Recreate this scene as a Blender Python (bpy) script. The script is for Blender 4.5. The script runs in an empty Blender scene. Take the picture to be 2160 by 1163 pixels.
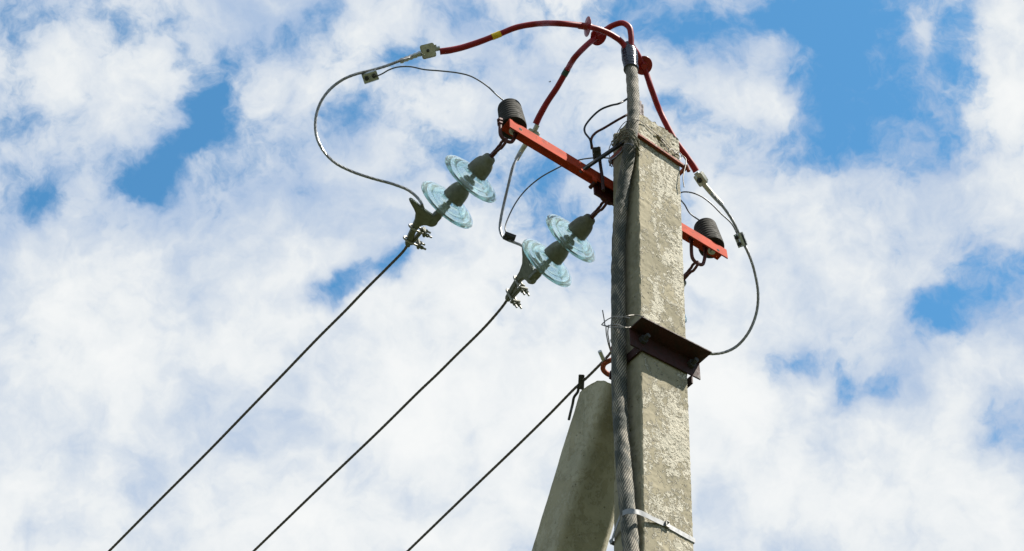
import bpy, bmesh, math, random
import numpy as np
from mathutils import Vector, Matrix, noise as mnoise

rnd = random.Random(7)
sc = bpy.context.scene
col = sc.collection
rad = math.radians

# ------------------------------------------------------------------ camera
PITCH, ROLL, FPX, CAM_H = rad(46.1), rad(2.98), 4600.0, 1.6
CAM = np.array([0, 0, CAM_H])
F = np.array([0, math.cos(PITCH), math.sin(PITCH)])
_R = np.array([1., 0, 0]); _U = np.array([0, -math.sin(PITCH), math.cos(PITCH)])
RT = _R * math.cos(ROLL) + _U * math.sin(ROLL)
UP = -_R * math.sin(ROLL) + _U * math.cos(ROLL)
cd = bpy.data.cameras.new('camera')
cam = bpy.data.objects.new('camera', cd); col.objects.link(cam)
cd.sensor_width = 36; cd.lens = 36 * FPX / 2160; cd.clip_start = .1; cd.clip_end = 6000
M = Matrix.Identity(4)
for i in range(3):
    M[i][0] = RT[i]; M[i][1] = UP[i]; M[i][2] = -F[i]; M[i][3] = CAM[i]
cam.matrix_world = M
sc.camera = cam

# pole frame: U runs along the sunlit face, V from the viewer through the pole
AZ = rad(33.5)
U = np.array([math.cos(AZ), math.sin(AZ), 0]); V = np.array([-math.sin(AZ), math.cos(AZ), 0]); Z = np.array([0, 0, 1.])

# ------------------------------------------------------------------ light
SUN_EL, SUN_SIDE = rad(58), rad(43)
sh = -V * math.cos(SUN_SIDE) + U * math.sin(SUN_SIDE)
SUN = sh * math.cos(SUN_EL) + Z * math.sin(SUN_EL)
ld = bpy.data.lights.new('sun', 'SUN'); ld.energy = 5.0; ld.angle = rad(.5); ld.color = (1, .95, .86)
lo = bpy.data.objects.new('sun', ld); col.objects.link(lo)
lo.rotation_euler = Vector(SUN).to_track_quat('Z', 'Y').to_euler(); lo.location = (3, -2, 14)
sc.view_settings.view_transform = 'Standard'; sc.view_settings.look = 'None'
sc.view_settings.gamma = 1; sc.view_settings.exposure = 1.2

# ------------------------------------------------------------------ small helpers
def ray(x, y): return F + RT * (x - 1080) / FPX + UP * (581.5 - y) / FPX
def at(x, y, d): return CAM + ray(x, y) * d
def pl(x, y, P, n):
    q = ray(x, y); return CAM + q * (((P - CAM) @ n) / (q @ n))
def nrm(v): v = np.asarray(v, float); return v / np.linalg.norm(v)

# ------------------------------------------------------------------ world: sky with broken cloud
w = bpy.data.worlds.new('World'); sc.world = w; w.use_nodes = True
nt = w.node_tree; nt.nodes.clear(); N = nt.nodes.new; L = nt.links.new
def math_(op, a, b=None, c=None, clamp=False):
    n = N('ShaderNodeMath'); n.operation = op; n.use_clamp = clamp
    for i, v in enumerate((a, b, c)):
        if v is None: continue
        if isinstance(v, (int, float)): n.inputs[i].default_value = v
        else: L(v, n.inputs[i])
    return n.outputs[0]
def vmath(op, a, b=None, s=None):
    n = N('ShaderNodeVectorMath'); n.operation = op
    for i, v in enumerate((a, b)):
        if v is None: continue
        if isinstance(v, (tuple, list, np.ndarray)): n.inputs[i].default_value = tuple(v)
        else: L(v, n.inputs[i])
    if s is not None: n.inputs['Scale'].default_value = s
    return n
def smooth(v, a, b, lo_=0., hi=1.):
    n = N('ShaderNodeMapRange'); n.interpolation_type = 'SMOOTHSTEP'; L(v, n.inputs[0])
    for i, q in enumerate((a, b, lo_, hi)): n.inputs[i + 1].default_value = q
    return n.outputs[0]
def wnoise(vec, scale, detail, rough, dist=0., off=(0, 0, 0), lac=2.):
    m = N('ShaderNodeMapping'); L(vec, m.inputs[0]); m.inputs[1].default_value = off
    n = N('ShaderNodeTexNoise'); L(m.outputs[0], n.inputs['Vector'])
    n.inputs['Scale'].default_value = scale; n.inputs['Detail'].default_value = detail
    n.inputs['Roughness'].default_value = rough; n.inputs['Distortion'].default_value = dist; n.inputs['Lacunarity'].default_value = lac
    return n
tc = N('ShaderNodeTexCoord'); dirv = tc.outputs['Generated']
wn = wnoise(dirv, 14, 3, .5, off=(3, 1, 7)); wsub = vmath('SUBTRACT', wn.outputs['Color'], (.5, .5, .5))
wsc = vmath('SCALE', wsub.outputs[0], s=.030)
wn2 = wnoise(dirv, 60, 3, .6, off=(9, 2, 1)); wsub2 = vmath('SUBTRACT', wn2.outputs['Color'], (.5, .5, .5))
wsc2 = vmath('SCALE', wsub2.outputs[0], s=.014)
wv = vmath('ADD', vmath('ADD', dirv, wsc.outputs[0]).outputs[0], wsc2.outputs[0]).outputs[0]
# where the photographed sky opens (+) and where it is thick (-): centre, half axes (px of 2160), tilt, weight
BLOBS = [
 (1775, 70, 170, 150, 0, 1.0), (1700, 30, 120, 80, 0, .5), (1780, 210, 110, 110, 20, .75), (1800, 260, 90, 60, 0, .3), (1450, 45, 150, 60, 15, .75), (1930, 235, 90, 120, 15, .45),
 (1500, 115, 60, 40, 0, .4), (1730, 310, 90, 60, 0, .5), (2000, 95, 45, 90, 10, .3), (1990, 655, 95, 52, -8, 1.0), (2110, 620, 90, 35, 0, .4),
 (1790, 815, 45, 55, 20, .9), (1690, 760, 90, 35, 0, .55), (1880, 815, 60, 30, 10, .4), (1505, 1000, 55, 28, -10, .8), (1745, 1112, 35, 35, 0, .45),
 (440, 185, 45, 120, 12, .78), (385, 335, 120, 36, -38, .8), (310, 400, 70, 35, 0, .45), (115, 420, 42, 60, 25, .7), (235, 330, 60, 25, 20, .3), (150, 60, 50, 30, 40, .35), (380, 120, 40, 30, 0, .3), (330, 60, 50, 25, -30, .25), (560, 80, 70, 45, -20, .5),
 (665, 25, 50, 40, -20, .8), (720, 245, 55, 48, -25, .95), (500, 215, 40, 80, 10, .5), (60, 60, 60, 60, 0, .4), (50, 250, 40, 30, 0, .35),
 (700, 620, 95, 34, -22, 1.35), (770, 590, 50, 30, -10, .5), (860, 540, 25, 60, 20, .6), (1025, 655, 60, 50, 0, .5), (590, 635, 40, 45, 0, .5), (830, 570, 40, 45, 0, .5), (960, 30, 90, 45, 10, .45), (850, 90, 90, 40, -35, .4),
 (600, 300, 70, 35, 40, .35), (940, 320, 60, 40, 30, .45), (660, 400, 60, 45, 20, .3), (1190, 465, 55, 50, 0, .85), (1150, 370, 40, 40, 0, .3),
 (1055, 700, 28, 28, 0, .55), (840, 848, 35, 20, 0, .4), (440, 815, 140, 22, 14, .35), (150, 770, 60, 35, 40, .3), (1410, 230, 60, 50, 0, .5),
 (1640, 330, 60, 60, 0, .5), (1700, 330, 60, 40, 0, .3), (1560, 280, 60, 40, 30, .25), (1500, 560, 60, 60, 0, .15), (1470, 640, 45, 40, 0, .2), (2130, 560, 70, 30, 0, .35), (1760, 450, 45, 60, 20, .25),
 (1270, 120, 70, 40, 0, .3), (1090, 70, 60, 30, 0, .2), (2120, 340, 30, 40, 0, .15), (600, 130, 50, 60, 0, .2),
 (250, 60, 60, 30, 30, .3), (435, 270, 60, 70, 10, .55), (345, 375, 90, 40, -38, .35), (1710, 210, 70, 110, 0, .35), (1860, 330, 120, 60, 15, .35), (1450, 40, 140, 60, 10, .3), (1620, 40, 70, 50, 0, .3), (110, 90, 50, 60, 0, .3), (960, 400, 60, 60, 0, .3), (1920, 740, 60, 30, 0, .3), (2130, 20, 50, 40, 0, -.3), (1250, 30, 80, 40, 0, .25), (2080, 780, 60, 30, 20, .0),
 # thick cloud
 (560, 980, 900, 330, 0, -1.25), (1650, 980, 700, 240, 12, -1.05), (350, 620, 420, 140, 5, -.4), (900, 700, 420, 160, 0, -.45), (1700, 620, 300, 90, 0, -.3), (280, 590, 330, 120, 5, -.55), (640, 480, 240, 110, -15, -.75), (900, 520, 160, 120, 0, -.4),
 (200, 150, 190, 80, 15, -.55), (230, 260, 190, 110, 0, -.5), (590, 180, 110, 75, 10, -.6), (1640, 560, 300, 170, 15, -.75), (1300, 150, 170, 90, 0, -.45),
 (1580, 90, 90, 55, 0, -.35), (2110, 200, 90, 190, 0, -.75), (860, 40, 160, 60, 0, -.35), (1020, 180, 150, 90, 0, -.5), (2060, 460, 140, 100, 0, -.4), (800, 740, 300, 100, 0, -.6),
 (1100, 560, 120, 90, 0, -.4), (1440, 330, 110, 60, 20, -.3), (1600, 230, 110, 40, 10, -.45), (1940, 90, 45, 60, 0, -.45), (2040, 760, 120, 70, 0, -.6), (1500, 900, 170, 90, 0, -.5)]
acc = None; wvb = wv
for bi, (bx, by, rx, ry, rot, wt) in enumerate(BLOBS):
    if bi and bi % 16 == 0:                                   # keeps the node chain sequential (short shader stack)
        cx = N('ShaderNodeCombineXYZ'); L(math_('MULTIPLY', acc, 1e-7), cx.inputs[0]); wvb = vmath('ADD', wv, cx.outputs[0]).outputs[0]
    c = nrm(ray(bx, by)); e1 = nrm(RT - c * (RT @ c)); e2 = nrm(np.cross(c, e1))
    t = rad(rot); a1 = e1 * math.cos(t) + e2 * math.sin(t) * 1; a2 = nrm(np.cross(c, a1))
    # e2 points down or up in the sky; keep tilt positive = clockwise as seen
    m = N('ShaderNodeMapping'); m.vector_type = 'TEXTURE'; L(wvb, m.inputs[0])
    m.inputs[1].default_value = tuple(c)
    R3 = Matrix((a1, a2, c)).transposed()
    m.inputs[2].default_value = R3.to_euler(); k = 1.55 / FPX
    m.inputs[3].default_value = (rx * k, ry * k, .12)
    ln = vmath('LENGTH', m.outputs[0]).outputs['Value']
    f = smooth(ln, 0, 1, wt, 0)
    acc = f if acc is None else math_('ADD', acc, f)
big = wnoise(dirv, 9, 2, .5, off=(1, 5, 2)).outputs['Fac']
fib = wnoise(wv, 26, 9, .56, .15, off=(4, 4, 0)).outputs['Fac']
mid = wnoise(wv, 62, 7, .6, .1, off=(2, 6, 9)).outputs['Fac']
fine = wnoise(wv, 170, 6, .62, .2, off=(0, 8, 3)).outputs['Fac']
# openness: large where the sky is clear
openn = math_('ADD', math_('MULTIPLY', acc, .62), math_('MULTIPLY', math_('SUBTRACT', .5, fib), 1.75))
openn = math_('ADD', openn, math_('MULTIPLY', math_('SUBTRACT', .5, mid), .95))
openn = math_('ADD', openn, math_('MULTIPLY', math_('SUBTRACT', .5, fine), .6))
openn = math_('ADD', openn, math_('MULTIPLY', math_('SUBTRACT', .5, big), .5))
blue_m = smooth(openn, -.12, .60)
sky = N('ShaderNodeTexSky'); sky.sky_type = 'NISHITA'; sky.sun_disc = False
sky.sun_elevation = SUN_EL; sky.sun_rotation = math.atan2(SUN[0], SUN[1]); sky.air_density = 1.0; sky.dust_density = .6; sky.ozone_density = 1.6; sky.altitude = 200
hs = N('ShaderNodeHueSaturation'); L(sky.outputs[0], hs.inputs['Color']); hs.inputs['Saturation'].default_value = 1.02; hs.inputs['Value'].default_value = 1.5
shade = wnoise(wv, 16, 6, .55, .3, off=(7, 0, 5)).outputs['Fac']
soft = math_('ADD', math_('MULTIPLY', math_('MAXIMUM', acc, -.75), .55), math_('MULTIPLY', math_('SUBTRACT', .5, fib), 1.2))
soft = math_('ADD', soft, math_('MULTIPLY', math_('SUBTRACT', .5, mid), .55))
soft = math_('ADD', soft, math_('MULTIPLY', math_('SUBTRACT', shade, .5), 1.9))
thick = smooth(soft, -.95, .42)
cr = N('ShaderNodeValToRGB'); L(thick, cr.inputs[0])
CK = 8.7
e = cr.color_ramp.elements
e[0].position = 0; e[0].color = (.93, .945, .945, 1)
e[1].position = 1; e[1].color = (.40, .53, .74, 1)
for p_, c_ in ((.28, (.83, .865, .89)), (.62, (.64, .715, .815))):
    q = e.new(p_); q.color = (*c_, 1)
csc = vmath('SCALE', cr.outputs[0], s=CK)
mx = N('ShaderNodeMix'); mx.data_type = 'RGBA'; L(blue_m, mx.inputs[0]); L(csc.outputs[0], mx.inputs[6]); tint = vmath('MULTIPLY', hs.outputs[0], (.58, 1.14, 1.22)); L(tint.outputs[0], mx.inputs[7])
bg = N('ShaderNodeBackground'); L(mx.outputs[2], bg.inputs[0]); bg.inputs[1].default_value = .05
wo = N('ShaderNodeOutputWorld'); L(bg.outputs[0], wo.inputs[0])

# ------------------------------------------------------------------ materials
class Mat:
    def __init__(s, name):
        s.m = bpy.data.materials.new(name); s.m.use_nodes = True; s.t = s.m.node_tree
        s.b = s.t.nodes['Principled BSDF']; s.out = s.t.nodes['Material Output']
        s.tc = s.t.nodes.new('ShaderNodeTexCoord')
    def n(s, k, **kw):
        x = s.t.nodes.new(k)
        for a, v in kw.items(): setattr(x, a, v)
        return x
    def l(s, a, b): s.t.links.new(a, b)
    def set(s, **kw):
        for k, v in kw.items():
            i = s.b.inputs[k.replace('_', ' ')]
            if hasattr(v, 'links'): s.l(v, i)
            else: i.default_value = v
    def noise(s, scale, detail=5, rough=.6, dist=0., vec=None, stretch=None):
        x = s.n('ShaderNodeTexNoise'); v = vec or s.tc.outputs['Object']
        if stretch:
            m = s.n('ShaderNodeMapping'); s.l(v, m.inputs[0]); m.inputs[3].default_value = stretch; v = m.outputs[0]
        s.l(v, x.inputs['Vector']); x.inputs['Scale'].default_value = scale; x.inputs['Detail'].default_value = detail
        x.inputs['Roughness'].default_value = rough; x.inputs['Distortion'].default_value = dist
        return x.outputs['Fac']
    def vor(s, scale, feature='F1', vec=None):
        x = s.n('ShaderNodeTexVoronoi', feature=feature); s.l(vec or s.tc.outputs['Object'], x.inputs['Vector']); x.inputs['Scale'].default_value = scale
        return x.outputs['Distance']
    def ss(s, v, a, b, lo_=0., hi=1.):
        x = s.n('ShaderNodeMapRange', interpolation_type='SMOOTHSTEP'); s.l(v, x.inputs[0])
        for i, q in enumerate((a, b, lo_, hi)): x.inputs[i + 1].default_value = q
        return x.outputs[0]
    def ma(s, op, a, b=None, clamp=False):
        x = s.n('ShaderNodeMath', operation=op, use_clamp=clamp)
        for i, v in enumerate((a, b)):
            if v is None: continue
            if isinstance(v, (int, float)): x.inputs[i].default_value = v
            else: s.l(v, x.inputs[i])
        return x.outputs[0]
    def mix(s, fac, a, b):
        x = s.n('ShaderNodeMix', data_type='RGBA')
        for i, v in ((0, fac), (6, a), (7, b)):
            if isinstance(v, tuple): x.inputs[i].default_value = (*v, 1)
            elif isinstance(v, (int, float)): x.inputs[i].default_value = v
            else: s.l(v, x.inputs[i])
        return x.outputs[2]
    def bump(s, h, strength=.5, dist=.002, prev=None):
        x = s.n('ShaderNodeBump'); s.l(h, x.inputs['Height']); x.inputs['Strength'].default_value = strength; x.inputs['Distance'].default_value = dist
        if prev: s.l(prev, x.inputs['Normal'])
        return x.outputs[0]

def simple(name, c1, c2=None, rough=.5, metal=0., scale=40, bump=.2, bd=.001, lo_=.4, hi=.65, **kw):
    m = Mat(name); f = m.noise(scale, 6, .65)
    c = m.mix(m.ss(f, lo_, hi), c1, c2 or tuple(x * .7 for x in c1))
    m.set(Base_Color=c, Metallic=metal, Roughness=m.ss(m.noise(scale * 2.3), .3, .7, rough - .08, rough + .1), Normal=m.bump(m.noise(scale * 4), bump, bd))
    if not metal: m.b.inputs['Specular IOR Level'].default_value = .3
    if kw: m.set(**kw)
    return m.m

def concrete(name, rough_face=None, tint=(1, 1, 1), rough_amt=1.0):
    m = Mat(name); T = lambda c: tuple(a * b for a, b in zip(c, tint))
    base = m.mix(m.ss(m.noise(7, 6, .6, .4), .35, .68), T((.33, .305, .23)), T((.24, .225, .168)))
    base = m.mix(m.ss(m.noise(60, 4, .7), .55, .75, 0, .5), base, T((.17, .16, .125)))
    if rough_face is not None:
        g = m.n('ShaderNodeNewGeometry'); d = m.n('ShaderNodeVectorMath', operation='DOT_PRODUCT')
        m.l(g.outputs['True Normal'], d.inputs[0]); d.inputs[1].default_value = tuple(rough_face)
        face = m.ss(d.outputs['Value'], .80, .93)
    else: face = .28
    n1 = m.noise(10, 10, .72, .6, stretch=(1, 1, .6)); n2 = m.noise(48, 8, .75, .8)
    reg = m.ma('ADD', n1, m.ma('MULTIPLY', m.ma('SUBTRACT', n2, .5), .75))
    if rough_face is not None:                              # the cast arris stays smooth and sandy
        du = m.n('ShaderNodeVectorMath', operation='DOT_PRODUCT'); m.l(m.tc.outputs['Object'], du.inputs[0]); du.inputs[1].default_value = tuple(U)
        uu = m.ma('ADD', du.outputs['Value'], m.ma('MULTIPLY', m.ma('SUBTRACT', n2, .5), .05))
        keep = m.ma('MULTIPLY', m.ss(uu, -.092, -.078), m.ss(uu, .086, .10, 1, 0))
        reg = m.ma('SUBTRACT', reg, m.ma('MULTIPLY', m.ma('SUBTRACT', 1, keep), .06))
    crust = m.ma('MULTIPLY', m.ss(reg, .475, .505), face)
    pit = m.ma('MULTIPLY', m.ss(m.vor(115), .22, .34, 1, 0), m.ss(m.noise(22, 3), .46, .60))
    pit = m.ma('MULTIPLY', pit, crust)
    wcol = m.mix(m.noise(120, 4, .7), T((.58, .57, .51)), T((.41, .395, .335)))
    c = m.mix(m.ma('MULTIPLY', crust, .85), base, wcol)
    edge = m.ma('MULTIPLY', m.ma('MULTIPLY', m.ss(reg, .452, .474), m.ss(reg, .474, .49, 1, 0)), face)
    c = m.mix(m.ma('MULTIPLY', edge, .35), c, T((.17, .155, .115)))
    c = m.mix(m.ma('MULTIPLY', pit, .75), c, T((.13, .12, .09)))
    # small bug holes anywhere, drips and stains
    hole = m.ma('MULTIPLY', m.ss(m.vor(34), .08, .14, 1, 0), m.ss(m.noise(6, 3), .47, .55))
    c = m.mix(m.ma('MULTIPLY', hole, .7), c, T((.10, .095, .075)))
    c = m.mix(m.ma('MULTIPLY', m.ss(m.noise(5, 5, .6, .3, stretch=(2.5, 2.5, .25)), .55, .75), .35), c, T((.17, .17, .125)))
    h = m.ma('ADD', m.ma('MULTIPLY', crust, m.ma('ADD', m.ma('MULTIPLY', m.noise(75, 5, .7), 1.5), .35)), m.ma('MULTIPLY', m.noise(200, 3, .6), .12))
    h = m.ma('SUBTRACT', h, m.ma('MULTIPLY', m.ma('ADD', pit, hole), .9))
    m.set(Base_Color=c, Roughness=.92, Normal=m.bump(h, .85 * rough_amt, .005)); m.b.inputs['Specular IOR Level'].default_value = .2
    return m.m

M_POLE = concrete('pole_concrete', -V, (.92, .88, .82))
M_STRUT = concrete('strut_concrete', None, (1.10, 1.05, .96), .7)
M_TOP = concrete('broken_concrete', None, (1, 1, 1), 1.2)
M_ORANGE = Mat('orange_red_paint'); _m = M_ORANGE
_c = _m.mix(_m.ss(_m.noise(14, 6, .6), .35, .7), (.37, .043, .014), (.28, .032, .012))
_c = _m.mix(_m.ss(_m.noise(55, 7, .75), .56, .64, 0, .85), _c, (.14, .028, .014)); _c = _m.mix(_m.ss(_m.noise(30, 6, .8, 1.0), .62, .68, 0, .7), _c, (.30, .17, .11))
_m.b.inputs['Specular IOR Level'].default_value = .12; _m.set(Base_Color=_c, Roughness=.8, Normal=_m.bump(_m.noise(160, 4), .25, .001)); M_ORANGE = _m.m
M_RUST = simple('rusty_maroon_paint', (.038, .0095, .008), (.020, .009, .0075), .7, scale=30, bump=.4)
M_RUSTRED = simple('rust_red_collar', (.25, .05, .022), (.12, .035, .02), .75, scale=50, bump=.5)
M_DARKSTEEL = simple('dark_painted_steel', (.085, .018, .014), (.05, .018, .016), .6, scale=60)
M_BLACKMET = simple('blackened_steel', (.035, .035, .038), (.022, .022, .022), .7, metal=.05, scale=60)
M_IRON = simple('grey_green_cast_iron', (.165, .168, .14), (.125, .127, .105), .7, metal=.0, scale=55, bump=.35)
M_GALV = simple('galvanised_steel', (.42, .44, .44), (.28, .29, .29), .38, metal=.65, scale=70, bump=.3)
M_PALE = simple('pale_cast_aluminium', (.46, .45, .39), (.33, .32, .27), .5, metal=.35, scale=60, bump=.3)
M_BRIGHT = simple('bright_bolt_steel', (.34, .33, .30), (.2, .19, .17), .5, metal=.4, scale=60)
M_STEELBAND = simple('stainless_strap', (.22, .225, .23), (.17, .175, .18), .6, metal=.3, scale=25, bump=.1)
M_WIRE_AL = simple('aluminium_strand', (.30, .305, .31), (.17, .17, .18), .42, metal=.55, scale=90)
M_WIRE_OLD = simple('weathered_strand', (.12, .10, .09), (.07, .06, .058), .6, metal=.2, scale=90)
M_WIRE_THIN = simple('thin_dark_wire', (.10, .11, .115), (.07, .07, .075), .5, metal=.4, scale=90)
M_TIE = simple('grey_tie_wire', (.17, .155, .13), (.10, .09, .08), .5, metal=.4, scale=120)
M_ROPE = simple('weathered_jute', (.17, .15, .105), (.035, .042, .028), .95, scale=110, bump=.8)
M_REDCORE = simple('red_heat_shrink', (.24, .006, .009), (.17, .005, .007), .5, scale=25, bump=.12)
M_REDSHED = simple('red_polymer_shed', (.26, .015, .015), (.2, .012, .012), .3, scale=25, bump=.05)
M_YELLOW = simple('yellow_tape', (.75, .5, .02), (.6, .38, .02), .45)
M_GREENT = simple('dark_green_tape', (.03, .065, .055), (.025, .05, .045), .5)
M_RUBBER = simple('brown_black_rubber', (.017, .015, .010), (.012, .011, .008), .85, scale=30, bump=.1)
M_BLACKCORE = simple('black_earth_wire', (.022, .022, .025), (.016, .016, .018), .5)
M_BIRD = simple('dark_feathers', (.03, .03, .03), (.02, .02, .02), .8)
# glass
_m = Mat('pale_green_glass')
_m.set(Base_Color=(.88, 1.0, .985, 1), Roughness=.03, Transmission_Weight=.90, IOR=1.5)
va = _m.n('ShaderNodeVolumeAbsorption'); va.inputs[0].default_value = (.55, .95, .92, 1); va.inputs[1].default_value = 5
_m.l(va.outputs[0], _m.out.inputs['Volume'])
M_GLASS = _m.m
# black insulating tape
_m = Mat('black_glossy_tape'); uvm = _m.n('ShaderNodeMapping'); _m.l(_m.tc.outputs['UV'], uvm.inputs[0])
wv_ = _m.n('ShaderNodeTexWave', wave_type='BANDS', bands_direction='Y'); _m.l(uvm.outputs[0], wv_.inputs[0]); wv_.inputs['Scale'].default_value = 17; wv_.inputs['Distortion'].default_value = 1.5; wv_.inputs['Detail'].default_value = 2
_m.set(Base_Color=(.022, .025, .04, 1), Roughness=.22, Normal=_m.bump(wv_.outputs['Fac'], .7, .004)); M_TAPE = _m.m
# cable sheath: tarred jute yarns laid in a steep spiral
_m = Mat('tarred_jute_sheath')
uvm = _m.n('ShaderNodeMapping'); _m.l(_m.tc.outputs['UV'], uvm.inputs[0]); uvm.inputs[2].default_value = (0, 0, rad(64)); uvm.inputs[3].default_value = (-1, 1, 1)
wv_ = _m.n('ShaderNodeTexWave', wave_type='BANDS', bands_direction='Y'); _m.l(uvm.outputs[0], wv_.inputs[0])
wv_.inputs['Scale'].default_value = 38; wv_.inputs['Distortion'].default_value = 2.4; wv_.inputs['Detail'].default_value = 3; wv_.inputs['Detail Scale'].default_value = .9
yarn = _m.noise(1, 4, .6, vec=uvm.outputs[0], stretch=(12, 150, 1))
tar = _m.ss(_m.noise(15, 9, .7, .3, stretch=(1, 1, .45)), .42, .58)
lightc = _m.mix(wv_.outputs['Fac'], (.06, .05, .038), (.34, .30, .235))
darkc = _m.mix(wv_.outputs['Fac'], (.018, .022, .018), (.07, .075, .06))
c_ = _m.mix(tar, darkc, lightc)
c_ = _m.mix(_m.ss(yarn, .55, .7, 0, .7), c_, (.05, .05, .04))
hh = _m.ma('ADD', _m.ma('MULTIPLY', wv_.outputs['Fac'], 1.0), _m.ma('MULTIPLY', _m.noise(60, 5, .7), 1.2))
_m.set(Base_Color=c_, Roughness=.8, Normal=_m.bump(hh, .6, .004)); M_SHEATH = _m.m
_m = Mat('grass_ground'); _m.set(Base_Color=_m.mix(_m.noise(.6, 8, .7), (.035, .05, .02), (.07, .07, .035)), Roughness=1.); M_GROUND = _m.m

# ------------------------------------------------------------------ mesh builders (world space, numpy points)
WORLD_OFF = {}
class B:
    """collects geometry, then links it as one mesh object"""
    def __init__(s): s.v = []; s.f = []; s.uv = []
    def add(s, vs, fs, uvs=None):
        o = len(s.v); s.v += [tuple(p) for p in vs]
        for i, f in enumerate(fs):
            s.f.append(tuple(o + k for k in f)); s.uv.append(uvs[i] if uvs else [(0, 0)] * len(f))
        return s
    def obj(s, name, mat, parent=None, smooth_=45, bevel=0, bseg=2):
        me = bpy.data.meshes.new(name); vs = np.array(s.v)
        off = WORLD_OFF.get(parent.name, np.zeros(3)) if parent else np.zeros(3)
        if parent is None: off = vs.mean(0)
        me.from_pydata([tuple(p) for p in (vs - off)], [], s.f)
        ul = me.uv_layers.new(name='UVMap'); flat = [c for u in s.uv for p in u for c in p]; ul.data.foreach_set('uv', flat)
        bm = bmesh.new(); bm.from_mesh(me)
        if bevel:
            es = [e for e in bm.edges if len(e.link_faces) == 2 and e.calc_face_angle(0) > rad(40)]
            bmesh.ops.bevel(bm, geom=es, offset=bevel, segments=bseg, affect='EDGES', clamp_overlap=True)
        bmesh.ops.recalc_face_normals(bm, faces=bm.faces)
        for f in bm.faces: f.smooth = True
        for e_ in bm.edges:
            if len(e_.link_faces) == 2 and e_.calc_face_angle(0) > rad(smooth_): e_.smooth = False
        bm.to_mesh(me); bm.free()
        me.materials.append(mat)
        o = bpy.data.objects.new(name, me); col.objects.link(o)
        if parent is None: o.location = tuple(off)
        else: o.parent = parent; WORLD_OFF[o.name] = off
        return o

def catmull(P, ds):
    P = [np.asarray(p, float) for p in P]
    if len(P) == 2:
        n = max(2, int(np.linalg.norm(P[1] - P[0]) / ds) + 1); return [P[0] + (P[1] - P[0]) * t for t in np.linspace(0, 1, n)]
    Q = [2 * P[0] - P[1]] + P + [2 * P[-1] - P[-2]]; out = []
    for i in range(1, len(Q) - 2):
        a, b, c, d = Q[i - 1:i + 3]
        ta = np.linalg.norm(b - a) ** .5 + 1e-9; tb = np.linalg.norm(c - b) ** .5 + 1e-9; tcc = np.linalg.norm(d - c) ** .5 + 1e-9
        m1 = (c - b) + tb * ((b - a) / ta - (c - a) / (ta + tb)); m2 = (c - b) + tb * ((d - c) / tcc - (d - b) / (tb + tcc))
        n = max(1, int(np.linalg.norm(c - b) / ds))
        for k in range(n):
            t = k / n; t2 = t * t; t3 = t2 * t
            out.append((2 * t3 - 3 * t2 + 1) * b + (t3 - 2 * t2 + t) * m1 + (-2 * t3 + 3 * t2) * c + (t3 - t2) * m2)
    out.append(P[-1]); return out
def frames(P):
    P = np.array(P); T = np.gradient(P, axis=0); T /= np.linalg.norm(T, axis=1)[:, None]
    a = np.cross(T[0], [0, 0, 1.]);
    if np.linalg.norm(a) < .1: a = np.cross(T[0], [1., 0, 0])
    a /= np.linalg.norm(a); A = []
    for t in T:
        a = a - t * (a @ t); a /= np.linalg.norm(a); A.append(a)
    A = np.array(A); return P, T, A, np.cross(T, A)
def tube(b, pts, r, seg=10, ds=.01, smooth_path=True, wob=0., caps=True, closed=False):
    P = catmull(pts, ds) if smooth_path else [np.asarray(p, float) for p in pts]
    P, T, A, C_ = frames(P); n = len(P); s = np.concatenate([[0], np.cumsum(np.linalg.norm(np.diff(P, axis=0), axis=1))])
    vs = []; 
    for i in range(n):
        rr = r(s[i] / s[-1]) if callable(r) else r
        for k in range(seg):
            an = 2 * math.pi * k / seg; d = A[i] * math.cos(an) + C_[i] * math.sin(an); q = rr
            if wob: q = rr * (1 + wob * mnoise.noise(Vector(P[i] * 28 + d * .7)))
            vs.append(P[i] + d * q)
    fs = []; uv = []; circ = 2 * math.pi * (r(.5) if callable(r) else r)
    for i in range(n - 1):
        for k in range(seg):
            k2 = (k + 1) % seg; fs.append((i * seg + k, i * seg + k2, (i + 1) * seg + k2, (i + 1) * seg + k))
            u0, u1 = k / seg * circ, (k + 1) / seg * circ
            uv.append([(u0, s[i]), (u1, s[i]), (u1, s[i + 1]), (u0, s[i + 1])])
    if caps:
        fs.append(tuple(range(seg))[::-1]); uv.append([(0, 0)] * seg)
        fs.append(tuple((n - 1) * seg + k for k in range(seg))); uv.append([(0, 0)] * seg)
    b.add(vs, fs, uv); return P
def strand(b, pts, R, n=6, lay=.11, seg=5, ds=None, core=True):
    ds = ds or lay / 11
    P, T, A, C_ = frames(catmull(pts, ds)); s = np.concatenate([[0], np.cumsum(np.linalg.norm(np.diff(P, axis=0), axis=1))])
    r = R / 2.75
    for j in range(n):
        q = [P[i] + (A[i] * math.cos(2 * math.pi * (j / n + s[i] / lay)) + C_[i] * math.sin(2 * math.pi * (j / n + s[i] / lay))) * (R - r) for i in range(len(P))]
        tube(b, q, r, seg, smooth_path=False)
    if core: tube(b, P[::3] if len(P) > 9 else P, R * .5, 5, smooth_path=False)
    return P
def lathe(b, O, D, prof, seg=40, X=None):
    D = nrm(D); X = nrm(np.cross(D, [0, 0, 1.]) if X is None else X); Y = np.cross(D, X); n = len(prof); vs = []; fs = []
    for (x, r) in prof:
        for k in range(seg):
            a = 2 * math.pi * k / seg; vs.append(O + D * x + (X * math.cos(a) + Y * math.sin(a)) * max(r, 1e-5))
    for i in range(n - 1):
        for k in range(seg):
            k2 = (k + 1) % seg; fs.append((i * seg + k, i * seg + k2, (i + 1) * seg + k2, (i + 1) * seg + k))
    fs.append(tuple(range(seg))[::-1]); fs.append(tuple((n - 1) * seg + k for k in range(seg)))
    b.add(vs, fs); return b
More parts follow.
